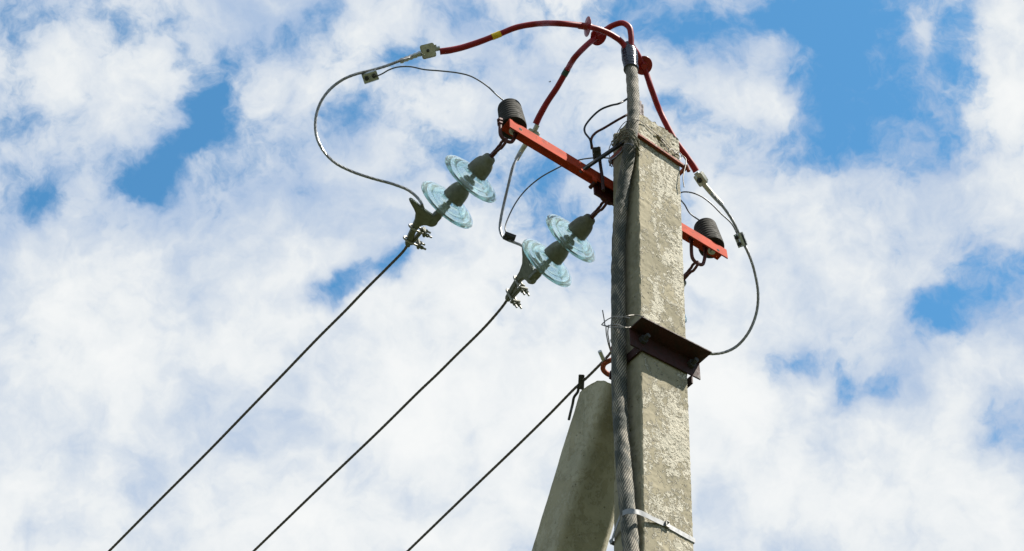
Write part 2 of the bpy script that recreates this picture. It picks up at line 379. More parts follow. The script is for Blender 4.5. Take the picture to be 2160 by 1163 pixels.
def box(b, O, X, Y, Zz):
    """box centred at O with half-extent vectors X, Y, Zz"""
    O, X, Y, Zz = map(np.asarray, (O, X, Y, Zz))
    vs = [O + X * i + Y * j + Zz * k for i in (-1, 1) for j in (-1, 1) for k in (-1, 1)]
    b.add(vs, [(0, 1, 3, 2), (4, 6, 7, 5), (0, 4, 5, 1), (2, 3, 7, 6), (0, 2, 6, 4), (1, 5, 7, 3)]); return b
def bar(b, P, Q, w, t, side):
    """flat bar from P to Q, half width w along `side`, half thickness t across"""
    P, Q = np.asarray(P), np.asarray(Q); D = nrm(Q - P); S = nrm(side - D * (side @ D)); T = np.cross(D, S)
    return box(b, (P + Q) / 2, (Q - P) / 2, S * w, T * t)
def prism(b, O, X, Y, poly, t):
    """polygon in plane X,Y about O, extruded +-t"""
    X, Y = nrm(X), nrm(Y); Nn = nrm(np.cross(X, Y)); n = len(poly)
    vs = [O + X * p[0] + Y * p[1] + Nn * s for s in (-t, t) for p in poly]
    b.add(vs, [tuple(range(n))[::-1], tuple(range(n, 2 * n))] + [(i, (i + 1) % n, n + (i + 1) % n, n + i) for i in range(n)]); return b
def hexnut(b, O, D, r, h):
    lathe(b, O - nrm(D) * h / 2, D, [(0, r), (h, r)], 6); return b
def bolt(b, O, D, r, l, nut=True, nr=None, nh=None):
    D = nrm(D); lathe(b, O, D, [(0, r), (l * .97, r), (l, r * .7)], 10)
    if nut: hexnut(b, O + D * l * .62, D, nr or r * 1.9, nh or r * 1.7)
    return b
def thing(name, label, cat, loc, group=None):
    o = bpy.data.objects.new(name, None); col.objects.link(o); o.location = tuple(loc); o.empty_display_size = .1
    WORLD_OFF[o.name] = np.array(loc, float)
    o['label'] = label; o['category'] = cat
    if group: o['group'] = group
    return o
def tag(o, label, cat, group=None):
    o['label'] = label; o['category'] = cat
    if group: o['group'] = group
    return o

# ------------------------------------------------------------------ ground
g = B(); box(g, np.array([0, 0, -.5]), (3000, 0, 0), (0, 3000, 0), (0, 0, .5)); go = g.obj('ground', M_GROUND); go['kind'] = 'structure'

# ------------------------------------------------------------------ main pole
C0 = at(1350, 750, 7.65)
cb = pl(1357, 1163, C0, V); ct = pl(1344, 285, C0, V)
slope = (ct - cb) / (ct - cb)[2]                       # change of the near corner per metre of height
wb_, wt_ = .2107, .2204
def corner(z): return cb + slope * (z - cb[2])
ZTOP = pl(1350, 237, C0, V)[2]
WU = .216; TV = .161
def face_w(z): return WU + (.2 - .0) * 0 + (ct[2] + .3 - z) * -.0
# cross-section path, starting at the near corner, chamfered, dense on the visible stretch
CH = .007
def section(z, dense):
    hb = max(0, (cb[2] + .2 - z)) * .010               # the pole widens towards the ground
    w, t = WU + hb, TV + hb
    pts = []
    def seg(a, b2, n):
        for k in range(n): pts.append((a[0] + (b2[0] - a[0]) * k / n, a[1] + (b2[1] - a[1]) * k / n))
    n1, n2 = (44, 32) if dense else (4, 4); nc = 3 if dense else 1
    seg((CH, 0), (w - CH, 0), n1); seg((w - CH, 0), (w, CH), nc); seg((w, CH), (w, t - CH), n2); seg((w, t - CH), (w - CH, t), nc)
    seg((w - CH, t), (CH, t), n1 // 3 if dense else n1); seg((CH, t), (0, t - CH), nc); seg((0, t - CH), (0, CH), n2); seg((0, CH), (CH, 0), nc)
    return pts, hb
def hsh(p, s, k=0): return mnoise.fractal(Vector((p[0] * s + k, p[1] * s, p[2] * s)), 1.0, 2.0, 4)
ZLOW = cb[2] - .35
b = B(); zs = list(np.arange(ZLOW, ZTOP, .0055)) + [ZTOP]
ring = []
hole_c = pl(1391, 292, C0, V)
for z in zs:
    pts, hb = section(z, True); c = corner(z); row = []
    for (u, v) in pts:
        p = np.array([c[0], c[1], z]) + U * (u - hb / 2) + V * (v - hb / 2)
        onf = v < .002; n = -V if onf else (U if u > WU - .002 else (-U if u < .002 else V))
        roughm = 1.0 if onf else .35
        reg = hsh(p, 9); d = (.0014 * max(0, reg * 3) * (1 if onf else .2) + .0010 * hsh(p, 60, 5)) * roughm
        edge = min(abs(u), abs(u - WU)) < CH * .7 or (min(v, abs(v - TV)) < CH * .7 and not onf and u < .01)
        if edge: d -= .0045 * max(0, hsh(p, 30, 9)) + .002 * max(0, hsh(p, 90, 2))
        hd = np.linalg.norm(p - hole_c)
        if onf and hd < .016: d -= .05 * min(1, (0.016 - hd) / .004)
        # broken top
        if z > ZTOP - .16: d += .003 * hsh(p, 24, 3) * (z - ZTOP + .16) / .16 + .003 * hsh(p, 80, 13)
        q = p + n * d
        fall = .014 + .018 * hsh(np.array([p[0], p[1], 0]), 9, 4) + .010 * hsh(np.array([p[0], p[1], 0]), 50, 8)
        cap_z = ZTOP - max(0, fall) - .10 * max(0, (u - WU * .62) / WU) ** 1.1
        if q[2] > cap_z: q = np.array([q[0], q[1], cap_z + (q[2] - cap_z) * .02])
        row.append(q)
    ring.append(row)
n = len(ring[0]); vs = [p for r_ in ring for p in r_]; fs = []
for i in range(len(ring) - 1):
    for k in range(n): fs.append((i * n + k, i * n + (k + 1) % n, (i + 1) * n + (k + 1) % n, (i + 1) * n + k))
# top: shrink rings to the middle, rough
last = ring[-1]; cen = np.mean(last, axis=0); prev0 = (len(ring) - 1) * n
for j, s_ in enumerate((.85, .65, .4, .15)):
    o0 = len(vs)
    for p in last:
        q = cen + (p - cen) * s_; q[2] = p[2] * s_ + cen[2] * (1 - s_) + .012 * hsh(q, 30, 6) + .006; vs.append(q)
    for k in range(n): fs.append((prev0 + k, prev0 + (k + 1) % n, o0 + (k + 1) % n, o0 + k))
    prev0 = o0
fs.append(tuple(prev0 + k for k in range(n)))
b.add(vs, fs)
# lower, unseen shaft, same section
for z0, z1 in ((ZLOW, -.3),):
    p0, _ = section(z0, False); p1, h1 = section(z1, False); m_ = len(p0); vv = []
    for (pp, z, hb) in ((p0, z0, _), (p1, z1, h1)):
        c = corner(z)
        for (u, v) in pp: vv.append(np.array([c[0], c[1], z]) + U * (u - hb / 2) + V * (v - hb / 2))
    b.add(vv, [(k, (k + 1) % m_, m_ + (k + 1) % m_, m_ + k) for k in range(m_)])
pole_base = corner(0.) + U * .11 + V * .08; pole_base[2] = 0
pole = thing('concrete_pole', 'tall square concrete power pole with weathered pitted face and broken top', 'utility pole', pole_base)
b.obj('shaft', M_POLE, pole, smooth_=32)
# red steel stub of reinforcement on the broken top
b = B(); p = pl(1351, 240, C0 + V * .05, V); bar(b, p - Z * .05, pl(1350, 214, C0 + V * .05, V), .006, .004, U); bar(b, p - Z * .04 + U * .009, pl(1355, 222, C0 + V * .05, V), .004, .005, U)
b.obj('reinforcement_stub', M_RUST, pole, bevel=.001)

def on_left(x, y, out=0.): return pl(x, y, C0 - U * out, U)
def on_right(x, y, out=0.): return pl(x, y, C0 - V * out, V)

# ------------------------------------------------------------------ strut
e1 = pl(1215, 830, C0 + U * .02, U); e2 = pl(1113, 1163, C0 + U * .02, U)     # outer back edge of the strut
D = nrm(e2 - e1); D = nrm(D - U * (D @ U)); Wp = nrm(np.cross(U, D));
if Wp @ V > 0: Wp = -Wp                                     # towards the pole and down
WS, TS = .198, .215
length = (e1[2] + .2) / abs(D[2]); b = B()
top_cut = e1[2] + .055
rows = []; nd = int(1.7 / .008); ss_ = list(np.linspace(-.22, 1.3, int(1.52 / .008))) + [length]
def ssec():
    c = .028; pts = []
    def seg(a, b2, n):
        for k in range(n): pts.append((a[0] + (b2[0] - a[0]) * k / n, a[1] + (b2[1] - a[1]) * k / n))
    seg((c, 0), (WS - c, 0), 12); seg((WS - c, 0), (WS, c), 4); seg((WS, c), (WS, TS - c), 18); seg((WS, TS - c), (WS - c, TS), 4)
    seg((WS - c, TS), (c * 1.3, TS), 14)
    for k in range(8):                                       # rounded arris between the side and the underside
        a = rad(90 + 90 * k / 8); pts.append((c * 1.3 + c * 1.3 * math.cos(a), TS - c * 1.3 + c * 1.3 * math.sin(a)))
    seg((0, TS - c * 1.3), (0, c), 18); seg((0, c), (c, 0), 4)
    return pts
sp = ssec()
for s_ in ss_:
    row = []
    for (u, t_) in sp:
        gr = 1 + max(0, s_) * .012; p = e1 + D * s_ + U * (u * gr) + Wp * (t_ * gr - (gr - 1) * .05)
        n_ = nrm(U * (u - WS / 2) / WS + Wp * (t_ - TS / 2) / TS); p = p + n_ * (.0012 * hsh(p, 7, 1) + .0004 * hsh(p, 40, 2))
        lim = float(np.interp(t_ / TS, (0, .1, .3, .6, 1), (.045, .008, -.014, -.024, .002))) + .006 * hsh(U * u * 1. + Wp * t_, 16, 5) + .003 * hsh(U * u + Wp * t_, 60, 5)
        if s_ < lim: p = p + D * (lim - s_) * .98
        row.append(p)
    rows.append(row)
n = len(sp); vs = [p for r_ in rows for p in r_]; fs = []
for i in range(len(rows) - 1):
    for k in range(n): fs.append((i * n + k, i * n + (k + 1) % n, (i + 1) * n + (k + 1) % n, (i + 1) * n + k))
fs.append(tuple(range(n))[::-1]); b.add(vs, fs)
sb = e1 + D * length; so = b.obj('concrete_strut', M_STRUT, None, smooth_=60)
tag(so, 'smooth concrete strut leaning against the back of the square pole, left', 'strut')

# ------------------------------------------------------------------ crossarm
Pb = C0 + V * (TV + .006)
a0 = pl(1075, 250, Pb, V); a1 = pl(1533, 527, Pb, V); A = nrm(a1 - a0); LA = np.linalg.norm(a1 - a0)
Vp = nrm(np.cross(Z, A)) ; Vp = Vp if Vp @ V > 0 else -Vp
Zp = nrm(np.cross(A, Vp)); Zp = Zp if Zp[2] > 0 else -Zp
tr = rad(8); Zr = nrm(Zp * math.cos(tr) + Vp * math.sin(tr)); Vr = nrm(Vp * math.cos(tr) - Zp * math.sin(tr))
SZ, TH = .060, .0055
arm = thing('steel_crossarm', 'orange red painted angle steel crossarm bolted behind the pole top', 'crossarm', (a0 + a1) / 2)
b = B()
def angle_bar(b, P0, P1, d1, d2, s1, s2, th):
    """L profile: corner along P0-P1, flange 1 along d1, flange 2 along d2"""
    q = [(0, 0), (s1, 0), (s1, th), (th, th), (th, s2), (0, s2)]; n = 6
    vs = [P + d1 * x + d2 * y for P in (P0, P1) for x, y in q]
    b.add(vs, [tuple(range(n))[::-1], tuple(range(n, 2 * n))] + [(i, (i + 1) % n, n + (i + 1) % n, n + i) for i in range(n)])
angle_bar(b, a0, a1, -Zr, Vr, SZ, SZ, TH)
angle_o = b.obj('angle_bar', M_ORANGE, arm, bevel=.0012)
def on_arm(x, y, out=0.):                                     # point on the front flange
    return pl(x, y, a0 - Vr * out, Vr)
# bolt holes as flat dark discs: the shade inside is put in as colour
for (x, y) in ((1098, 273), (1515, 528)):
    P = on_arm(x, y); b = B(); lathe(b, P - Vr * .0006, Vr, [(0, .0075), (.0012, .0075)], 20); b.obj('hole_shade_disc', M_RUBBER, arm)
# square bracket welded on the arm left of the pole, backing plate and U clamp legs round the pole
b = B(); P0 = on_arm(1262, 379, -.012); P1 = P0 + A * .50
bar(b, P0 + Vr * .03 - Zr * .004, P0 + Vr * .03 - Zr * .004 + A * .33, .058, .005, Zr); b.obj('backing_plate', M_DARKSTEEL, arm, bevel=.001)
b = B(); P = on_arm(1250, 372, .004); bar(b, P - Zr * .012, P - Zr * .012 + A * .018, .016, .003, Zr); b.obj('weld_tab', M_ORANGE, arm, bevel=.001)
b = B(); P = on_arm(1262, 377, -.006); bolt(b, P, V - Z * .12, .0085, .055, False); b.obj('bolt', M_DARKSTEEL, arm)
b = B(); bar(b, on_arm(1224, 362, -.012), on_left(1322, 296, .010), .0070, .006, Zr); b.obj('brace', M_BLACKMET, arm, bevel=.001)
# red vertical earthing rod standing on the crossarm
b = B(); tube(b, [on_arm(1263, 312, .02), on_arm(1266, 345, .02), on_arm(1270, 372, .018), on_arm(1273, 402, .018)], .0065, 10); b.obj('earth_rod', M_RUST, arm)

# hanging eyes (U bolts) and strings
Hdir = nrm(V - .1 * U)
def string_dir(beta): return nrm(Hdir * math.cos(rad(beta)) - Z * math.sin(rad(beta)))
Nw = nrm(np.cross(Hdir, Z))
anchors = [(1067, 296), (1279, 426), (1471, 555)]
rings = []
for (x, y) in anchors:
    P = pl(x, y, a0 + Vr * .035, V); rings.append(P)
    rel = (P - a0) @ A; base = a0 + A * rel + Vr * .035
    h = .034; drop = (base - P)
    pts = [base - A * h * 1.0 + Zr * .022, base - A * h, base - A * h - Zr * .02, P - A * h * .72 + Z * .012, P - A * h * .3 - Z * .001, P + A * h * .3 - Z * .001, P + A * h * .8 + Z * .011, base + A * h * 1.15 - Zr * .02, base + A * h * 1.15, base + A * h * 1.15 + Zr * .022]
    b = B(); tube(b, pts, .0072, 12, .004)
    for s_ in (-1, 1.15): hexnut(b, base + A * h * s_ + Zr * .009, Zr, .013, .011); hexnut(b, base + A * h * s_ - Zr * .013, Zr, .012, .009)
    o = b.obj('suspension_eye', M_DARKSTEEL, arm)

# ------------------------------------------------------------------ insulator strings (built once along local X, then copied)
STR_LAB = ['pair of pale green glass discs hanging farthest left below the orange crossarm end', 'pair of pale green glass discs just left of the pole at mid picture',
           'glass disc string hanging from the right end of the crossarm, mostly behind the pole']
X0, Y0, Z0 = np.eye(3); O0 = np.zeros(3)
def local_empty(name):
    o = bpy.data.objects.new(name, None); col.objects.link(o); o.empty_display_size = .1; return o
s_root = local_empty('insulator_string')
# chain link
b = B(); lk = []
for k in range(25):
    a = 2 * math.pi * k / 24; lk.append((.032 + .036 * math.cos(a), .0135 * math.sin(a) * (1.25 if math.cos(a) < 0 else .75), 0))
tube(b, [np.array(p) for p in lk], .0058, 10, .004, caps=False); b.obj('link', M_DARKSTEEL, s_root)
b = B(); bolt(b, np.array([.066, 0, -.016]), Z0, .0065, .034, False); b.obj('cross_bolt', M_DARKSTEEL, s_root)
b = B(); box(b, np.array([.079, 0, 0]), X0 * .022, Y0 * .011, Z0 * .007)
b.obj('clevis', M_DARKSTEEL, s_root, bevel=.003)
X1, PITCH_S = .088, .142
cap = [(0, .006), (0, .019), (.004, .0235), (.014, .026), (.022, .0275), (.030, .0345), (.044, .0395), (.062, .0425), (.082, .0440), (.088, .0435), (.088, .036), (.070, .030)]
glass = [(.072, .010), (.072, .0405), (.084, .0425), (.0875, .050), (.0905, .060), (.0925, .0635), (.0965, .078), (.0985, .083), (.1035, .098), (.1060, .103), (.1105, .114), (.1145, .1235), (.1195, .1275), (.1250, .1262),
         (.1265, .1215), (.1240, .1165), (.1220, .110), (.1300, .1045), (.1340, .0990), (.1300, .0930), (.1200, .0880), (.1240, .0800), (.1330, .0740), (.1340, .0690), (.1260, .0620), (.1150, .0560), (.1080, .045), (.1040, .022), (.098, .012), (.092, .010)]
for i in range(2):
    O = X0 * (X1 + PITCH_S * i)
    b = B(); lathe(b, O, X0, cap, 40, Y0)
    cap_o = b.obj('metal_cap', M_IRON, s_root, smooth_=50)
    b = B(); lathe(b, O, X0, glass, 72, Y0); b.obj('glass_disc', M_GLASS, s_root, smooth_=75)
    b = B(); lathe(b, O, X0, [(.09, .0095), (.150, .0095), (.152, .014), (.158, .013)], 20, Y0); b.obj('pin', M_IRON, s_root)
XE = X1 + PITCH_S * 2
b = B(); lathe(b, X0 * (XE - .002), X0, [(0, .017), (.012, .020), (.030, .019), (.036, .013)], 20, Y0)
box(b, X0 * (XE + .053), X0 * .022, Y0 * .014, Z0 * .0155)
b.obj('socket_clevis', M_IRON, s_root, bevel=.002)
LSTR = XE + .076
def copy_tree(o, parent=None):
    c = o.copy(); col.objects.link(c); c.parent = parent
    for ch in [q for q in bpy.data.objects if q.parent == o]: copy_tree(ch, c)
    return c
def place(root, O, X, Yh):
    X = nrm(X); Yh = nrm(Yh - X * (Yh @ X)); Zz = np.cross(X, Yh); m = Matrix.Identity(4)
    for i in range(3): m[i][0] = X[i]; m[i][1] = Yh[i]; m[i][2] = Zz[i]; m[i][3] = O[i]
    root.matrix_world = m
betas = [(941, 433), (1178, 536), (1385, 655)]
sroots = []; clampP = []; sdirs = []
tgt = [(907, 472), (1118, 592), (1318, 722)]
for i in range(3):
    r = s_root if i == 0 else copy_tree(s_root)
    E = pl(*tgt[i], rings[i], Nw); Dd = nrm(E - rings[i]); sdirs.append(Dd)
    place(r, rings[i], Dd, Z - Dd * (Z @ Dd)); r['label'] = STR_LAB[i]; r['category'] = 'insulator'; r['group'] = 'glass disc insulator strings under the crossarm'
    sroots.append(r); clampP.append(rings[i] + Dd * (LSTR + .0))

# ------------------------------------------------------------------ strain clamps (local: X along wire, Y towards the horn)
c_root = local_empty('strain_clamp'); 
def arc(cx, cy, r, a0_, a1_, n): return [(cx + r * math.cos(rad(a0_ + (a1_ - a0_) * k / n)), cy + r * math.sin(rad(a0_ + (a1_ - a0_) * k / n))) for k in range(n + 1)]
poly = [(-.046, .140), (-.034, .122), (-.020, .100), (-.003, .079), (.025, .064), (.055, .056), (.100, .045), (.140, .032), (.149, .022), (.147, .008), (.110, .016), (.074, .028), (.045, .031), (.029, .026), (.0225, .010)] + arc(0, 0, .022, 0, -170, 10) + [(-.026, .006), (-.030, .020), (-.033, .040), (-.040, .075), (-.050, .112), (-.056, .134), (-.052, .142)]
b = B(); prism(b, O0, X0, Y0, poly, .0105); cbody = b.obj('clamp_body', M_IRON, c_root, bevel=.004, bseg=3)
b = B(); lathe(b, -Z0 * .019, Z0, [(0, .010), (.006, .012), (.032, .012), (.038, .010)], 16); b.obj('clevis_pin', M_IRON, c_root)
for xx, yt, yl in ((.058, .068, -.036), (.118, .053, -.050)):
    b = B()
    tube(b, [np.array(p) for p in ((xx, yl, .014), (xx, .015, .014), (xx, yt - .012, .0125), (xx, yt, 0), (xx, yt - .012, -.0125), (xx, .015, -.014), (xx, yl, -.014))], .0042, 10, .004)
    ub = b.obj('u_bolt', M_BRIGHT, c_root)
    b = B()
    for zz in (-.014, .014): hexnut(b, np.array([xx, yl + .020, zz]), Y0, .0085, .010)
    box(b, np.array([xx, yl + .034, 0]), X0 * .010, Y0 * .005, Z0 * .023); b.obj('nuts_and_keeper', M_IRON, ub, bevel=.0015)
b = B(); box(b, np.array([.088, .010, 0]), X0 * .044, Y0 * .006, Z0 * .010); b.obj('keeper_plate', M_IRON, c_root, bevel=.003)
CL_LAB = ['grey bolted strain clamp with curved horn and bright U bolts, left wire', 'grey bolted strain clamp with curved horn gripping the middle wire',
          'reddish strain clamp with pale horn peeping out beside the pole above the strut']
wdirs = []; crooks = []
ends = [(848, 532), (1062, 642), (1262, 792)]; horn_az = [97, 28, 55]
for i in range(3):
    r = c_root if i == 0 else copy_tree(c_root)
    O = clampP[i] - sdirs[i] * .004; E = pl(*ends[i], rings[i], Nw); X = nrm(E - O)
    if i == 2: O = pl(1350, 700, rings[i], Nw); X = nrm(pl(1256, 785, rings[i], Nw) - O)
    W_ = nrm(Z - X * (Z @ X)); S_ = -nrm(np.cross(W_, X)); S_ = S_ if S_ @ U < 0 else -S_
    Yh = W_ * math.cos(rad(horn_az[i])) + S_ * math.sin(rad(horn_az[i]))
    if i < 2: X = nrm(E - Yh * .018 - O); print('clamp span', np.linalg.norm(E - O))
    place(r, O, X, Yh); Yh = Yh - X * (Yh @ X); r['label'] = CL_LAB[i]; r['category'] = 'clamp'; r['group'] = 'strain clamps at the wire ends'
    wdirs.append(X); crooks.append((O, X, nrm(Yh), nrm(np.cross(X, Yh))))
    if i == 2:
        for ch in [q for q in bpy.data.objects if q.parent == r]:
            if ch.name.startswith('clamp_body'):
                ch.data = ch.data.copy(); ch.data.materials[0] = M_RUSTRED
def cl(i, x, y, z=0.): O, X, Y, Z_ = crooks[i]; return O + X * x + Y * y + Z_ * z
root3 = r; WORLD_OFF[root3.name] = np.zeros(3); hk = pl(1280, 765, rings[2], Nw); hd_ = (hk - CAM) @ F
def local3(pts):
    inv = np.array(root3.matrix_world.inverted()); return [(inv[:3, :3] @ p + inv[:3, 3]) for p in pts]
b = B(); tube(b, local3([at(1296, 758, hd_ - .02), at(1284, 762, hd_ - .03), at(1274, 769, hd_ - .03), at(1272, 779, hd_ - .03), at(1280, 788, hd_ - .03), at(1296, 795, hd_ - .02)]), .0105, 12, .004); b.obj('shackle', M_RUSTRED, root3)
b = B(); tube(b, local3([at(1265, 741, hd_ - .05), at(1269, 750, hd_ - .04), at(1276, 766, hd_ - .02)]), .0085, 12, .004); b.obj('shackle_pin', M_GALV, root3)

# ------------------------------------------------------------------ overhead conductors with their jumpers
def depth(P): return (P - CAM) @ F
def chain(pts): return [at(*p) for p in pts]
LUGD = 8.82
wires = []
def conductor(i, jumper, far, label):
    """jumper: world points from the lug to the clamp; far: pixels in the wire's own vertical plane"""
    O = crooks[i][0]; fp = [pl(x, y, rings[i], Nw) for x, y in far]
    pts = [cl(i, -.020, .066, .0), cl(i, .03, .045), cl(i, .075, .036), cl(i, .12, .026), cl(i, .160, .016)] + fp
    d = nrm(fp[-1] - fp[-2]); pts.append(fp[-1] + d * 1.5)
    root = thing('overhead_wire', label, 'wire', cl(i, .1, .026), 'overhead line wires')
    b = B(); strand(b, pts, .0058, lay=.12, seg=5); tube(b, [pts[-1], pts[-1] + nrm(d + Z * .02) * 14, pts[-1] + nrm(d + Z * .06) * 32], .0056, 6, 2.)
    b.obj('line_strand', M_WIRE_OLD, root)
    b = B(); strand(b, jumper + [cl(i, -.052, .084), cl(i, -.040, .070), cl(i, -.01, .058)], .0062, lay=.13, seg=5)
    b.obj('jumper_strand', M_WIRE_AL, root)
    return root
d1 = depth(cl(0, -.02, .07))
jp = [(872, 118), (845, 128), (810, 141), (778, 150), (750, 157), (722, 169), (695, 190), (676, 217), (666, 250), (667, 285), (681, 317), (706, 343), (742, 362), (790, 378), (830, 389), (862, 402), (883, 420)]
j1 = [at(x, y, LUGD + (d1 - LUGD) * (k / (len(jp) - 1)) ** .8) for k, (x, y) in enumerate(jp)]
w1 = conductor(0, j1, [(818, 564), (774, 608), (730, 654), (671, 713), (598, 789), (533, 856), (442, 950), (321, 1071), (230, 1163)], 'leftmost stranded overhead wire with a big loop up to the yellow-banded red cable')
d2 = depth(cl(1, -.02, .07)); L2D = 8.95
jp = [(1101, 318), (1090, 335), (1082, 352), (1073, 388), (1063, 430), (1056, 465), (1055, 486), (1063, 502), (1083, 511), (1100, 518), (1115, 530)]
j2 = [at(x, y, L2D + (d2 + .05 - L2D) * (k / (len(jp) - 1))) for k, (x, y) in enumerate(jp)]
w2 = conductor(1, j2, [(1039, 672), (1014, 699), (960, 752), (924, 788), (885, 825), (800, 909), (670, 1033), (535, 1163)], 'middle stranded overhead wire whose short jumper drops from behind the crossarm')
d3 = depth(cl(2, -.02, .07)); L3D = 8.95
jp = [(1495, 402), (1520, 430), (1545, 465), (1563, 503), (1580, 538), (1592, 575), (1599, 618), (1596, 658), (1581, 698), (1556, 729), (1530, 743), (1502, 747), (1470, 744), (1420, 738), (1360, 738), (1315, 742)]
j3 = [at(x, y, L3D + (d3 - L3D) * (k / (len(jp) - 1)) ** .9) for k, (x, y) in enumerate(jp)]
w3 = conductor(2, j3, [(1240, 795), (1214, 818), (1160, 873), (1100, 932), (980, 1047), (860, 1163)], 'rightmost stranded overhead wire passing above the strut top, with a loop right of the pole')

# ------------------------------------------------------------------ power cable up the pole
cab = thing('power_cable', 'thick tarred jute power cable running up the pole and splitting into three red cores', 'cable', on_left(1330, 1163, .03))
CR = .0275
cp = [(1334, 1250), (1331, 1163), (1325, 1090), (1317, 1000), (1310, 900), (1306, 800), (1305, 700), (1304, 600), (1306, 500), (1311, 430), (1319, 370), (1327, 320), (1333, 275)]
pts = [on_left(x, y, CR + .004) for x, y in cp]
lowp = pts[0].copy(); lowp = lowp + (pts[0] - pts[2]) / np.linalg.norm(pts[0] - pts[2]) * .6; gp = lowp.copy(); gp[2] = -.2
topd = depth(pts[-1])
tp = [(1336, 235), (1335, 190), (1332, 150), (1329, 118)]
for k, (x, y) in enumerate(tp): pts.append(pl(x, y, pts[len(cp) - 1], nrm(U + V * .2)))
CT = pts[-1]
b = B(); tube(b, [gp, gp + (lowp - gp) * .5, lowp] + pts, lambda t: CR if t < .8 else CR - .0035 * (t - .8) / .2, 28, .006, wob=.10); b.obj('outer_sheath', M_SHEATH, cab, smooth_=80)
TD = depth(CT)
b = B(); bn = nrm(U + V * .2); tube(b, [pl(x, y, pts[len(cp) - 1], bn) for x, y in ((1331, 148), (1329.5, 128), (1327, 110), (1325, 97))], lambda t: (.0300 + .002 * t + .0012 * math.sin(t * 60)) * (1 if t < .86 else 1 - (t - .86) * 1.5), 28, .003, wob=.10); b.obj('taped_boot', M_TAPE, cab, smooth_=80)
def core(pts, label, shed, band, bandmat, r=.0122):
    P = [at(*p) for p in pts]; b = B(); path = tube(b, P, lambda t: r * (1.0 if t > .22 else 1.0 + .12 * (1 - t / .22)), 18, .006, wob=.045)
    o = b.obj('cable_core', M_REDCORE, cab, smooth_=80); o['label'] = label
    def near(x, y):
        best = min(range(1, len(path) - 1), key=lambda i: ((1080 + FPX * ((path[i] - CAM) @ RT) / depth(path[i]) - x) ** 2 + (581.5 - FPX * ((path[i] - CAM) @ UP) / depth(path[i]) - y) ** 2))
        return path[best], nrm(path[best + 1] - path[best - 1]), best
    if band:
        p, t, i = near(*band); b = B(); tube(b, [path[j] for j in range(i - 3, i + 4)], r * 1.12, 18, smooth_path=False); b.obj('phase_band', bandmat, o)
    sx, sy, tilt, rr = shed; p, t, i = near(sx, sy)
    if tilt is not None: t = nrm(tilt)
    b = B(); lathe(b, p, t, [(-.034, r * 1.04), (-.030, r * 1.16), (-.006, r * 1.2), (-.001, r * 1.5), (.0015, rr * .6), (.0045, rr * .98), (.0060, rr), (.0072, rr * .98), (.0048, rr * .6), (.003, r * 1.5), (.008, r * 1.15), (.02, r * 1.12), (.022, r * 1.02)], 36)
    b.obj('rain_shed', M_REDSHED, o, smooth_=50)
    return o, path
E1 = LUGD
c1, p1 = core([(928, 109, E1), (945, 107, E1), (970, 102, E1 + .01), (1005, 91, E1 + .02), (1047, 75, E1 + .03), (1090, 58, E1 + .04), (1130, 51, E1 + .05), (1180, 50, TD - .1), (1230, 55, TD - .06), (1262, 62, TD - .03), (1290, 74, TD), (1312, 90, TD + .02), (1323, 108, TD + .01)],
      'long red core arching left with a yellow band', (1237, 55, RT * 1. - UP * .08 + F * .30, .042), (1047, 75), M_YELLOW)
c2, p2 = core([(1130, 262, L2D), (1139, 243, L2D), (1155, 215, L2D), (1175, 185, L2D), (1195, 150, L2D), (1213, 121, TD), (1235, 98, TD + .04), (1256, 80, TD + .08), (1274, 66, TD + .09), (1293, 54, TD + .09), (1313, 49, TD + .08), (1327, 58, TD + .06), (1331, 75, TD + .04), (1331, 98, TD + .02)],
      'red core bending down left with a dark green band', (1262, 79, RT * .50 - UP * .35 - F * .75, .040), (1195, 152), M_GREENT)
c3, p3 = core([(1469, 362, L3D), (1459, 346, L3D), (1445, 326, L3D), (1425, 298, L3D), (1403, 258, L3D + .02), (1388, 226, L3D + .04), (1373, 185, TD + .08), (1362, 152, TD + .09), (1352, 130, TD + .07), (1343, 112, TD + .05), (1332, 98, TD + .02)],
      'red core dropping right behind the pole top', (1358, 136, RT * .30 - F * 1.0 - UP * .30, .040), None, None)

# ------------------------------------------------------------------ cable lugs
def lug(P, X, Y, parent_label, name_mat=M_PALE, s=.027):
    X = nrm(X); Y = nrm(Y - X * (Y @ X)); Zz = np.cross(X, Y)
    root = thing('bolted_lug', parent_label, 'connector', P, 'bolted lugs joining red cores to wires')
    b = B(); c = .2 * s; sq = []
    for (qx, qy, a) in ((s - .008, s - .008, 0), (-s + .008, s - .008, 90), (-s + .008, -s + .008, 180), (s - .008, -s + .008, 270)): sq += arc(qx, qy, .008, a, a + 90, 4)
    prism(b, P, X, Y, sq, .0045); b.obj('palm_plate', name_mat, root, bevel=.001)
    b = B(); prism(b, P + Zz * .0092, X, Y, [(p[0] * .92 + .003, p[1] * .92) for p in sq], .0042); b.obj('palm_plate', name_mat, root, bevel=.001)
    b = B(); bolt(b, P - Zz * .018, Zz, .0062, .040, True, .0115, .009); hexnut(b, P - Zz * .009, Zz, .0115, .008); b.obj('bolt', M_BLACKMET, root)
    return root, X, Y, Zz
P = at(903, 108, LUGD); Xd = nrm(at(925, 105, LUGD) - at(880, 116, LUGD))
r_, X, Y, Zz = lug(P, nrm(Xd), UP, 'pale square lug with one bolt at the end of the yellow-banded core', s=.029)
b = B(); tube(b, [P + X * .020, P + X * .036, P + X * .050], .0095, 14); box(b, P + X * .032 + Y * .008, X * .006, Y * .009, Zz * .009); b.obj('barrel', M_GALV, r_, bevel=.0)
b = B(); tube(b, [at(888, 113, LUGD - .004), at(872, 119, LUGD), at(843, 130, LUGD)], lambda t: .0105 + .0012 * math.sin(t * 30), 14, .003); b.obj('crimped_sleeve', M_GALV, r_)
P = at(1122, 287, L2D); Xd = nrm(at(1130, 262, L2D) - at(1108, 306, L2D))
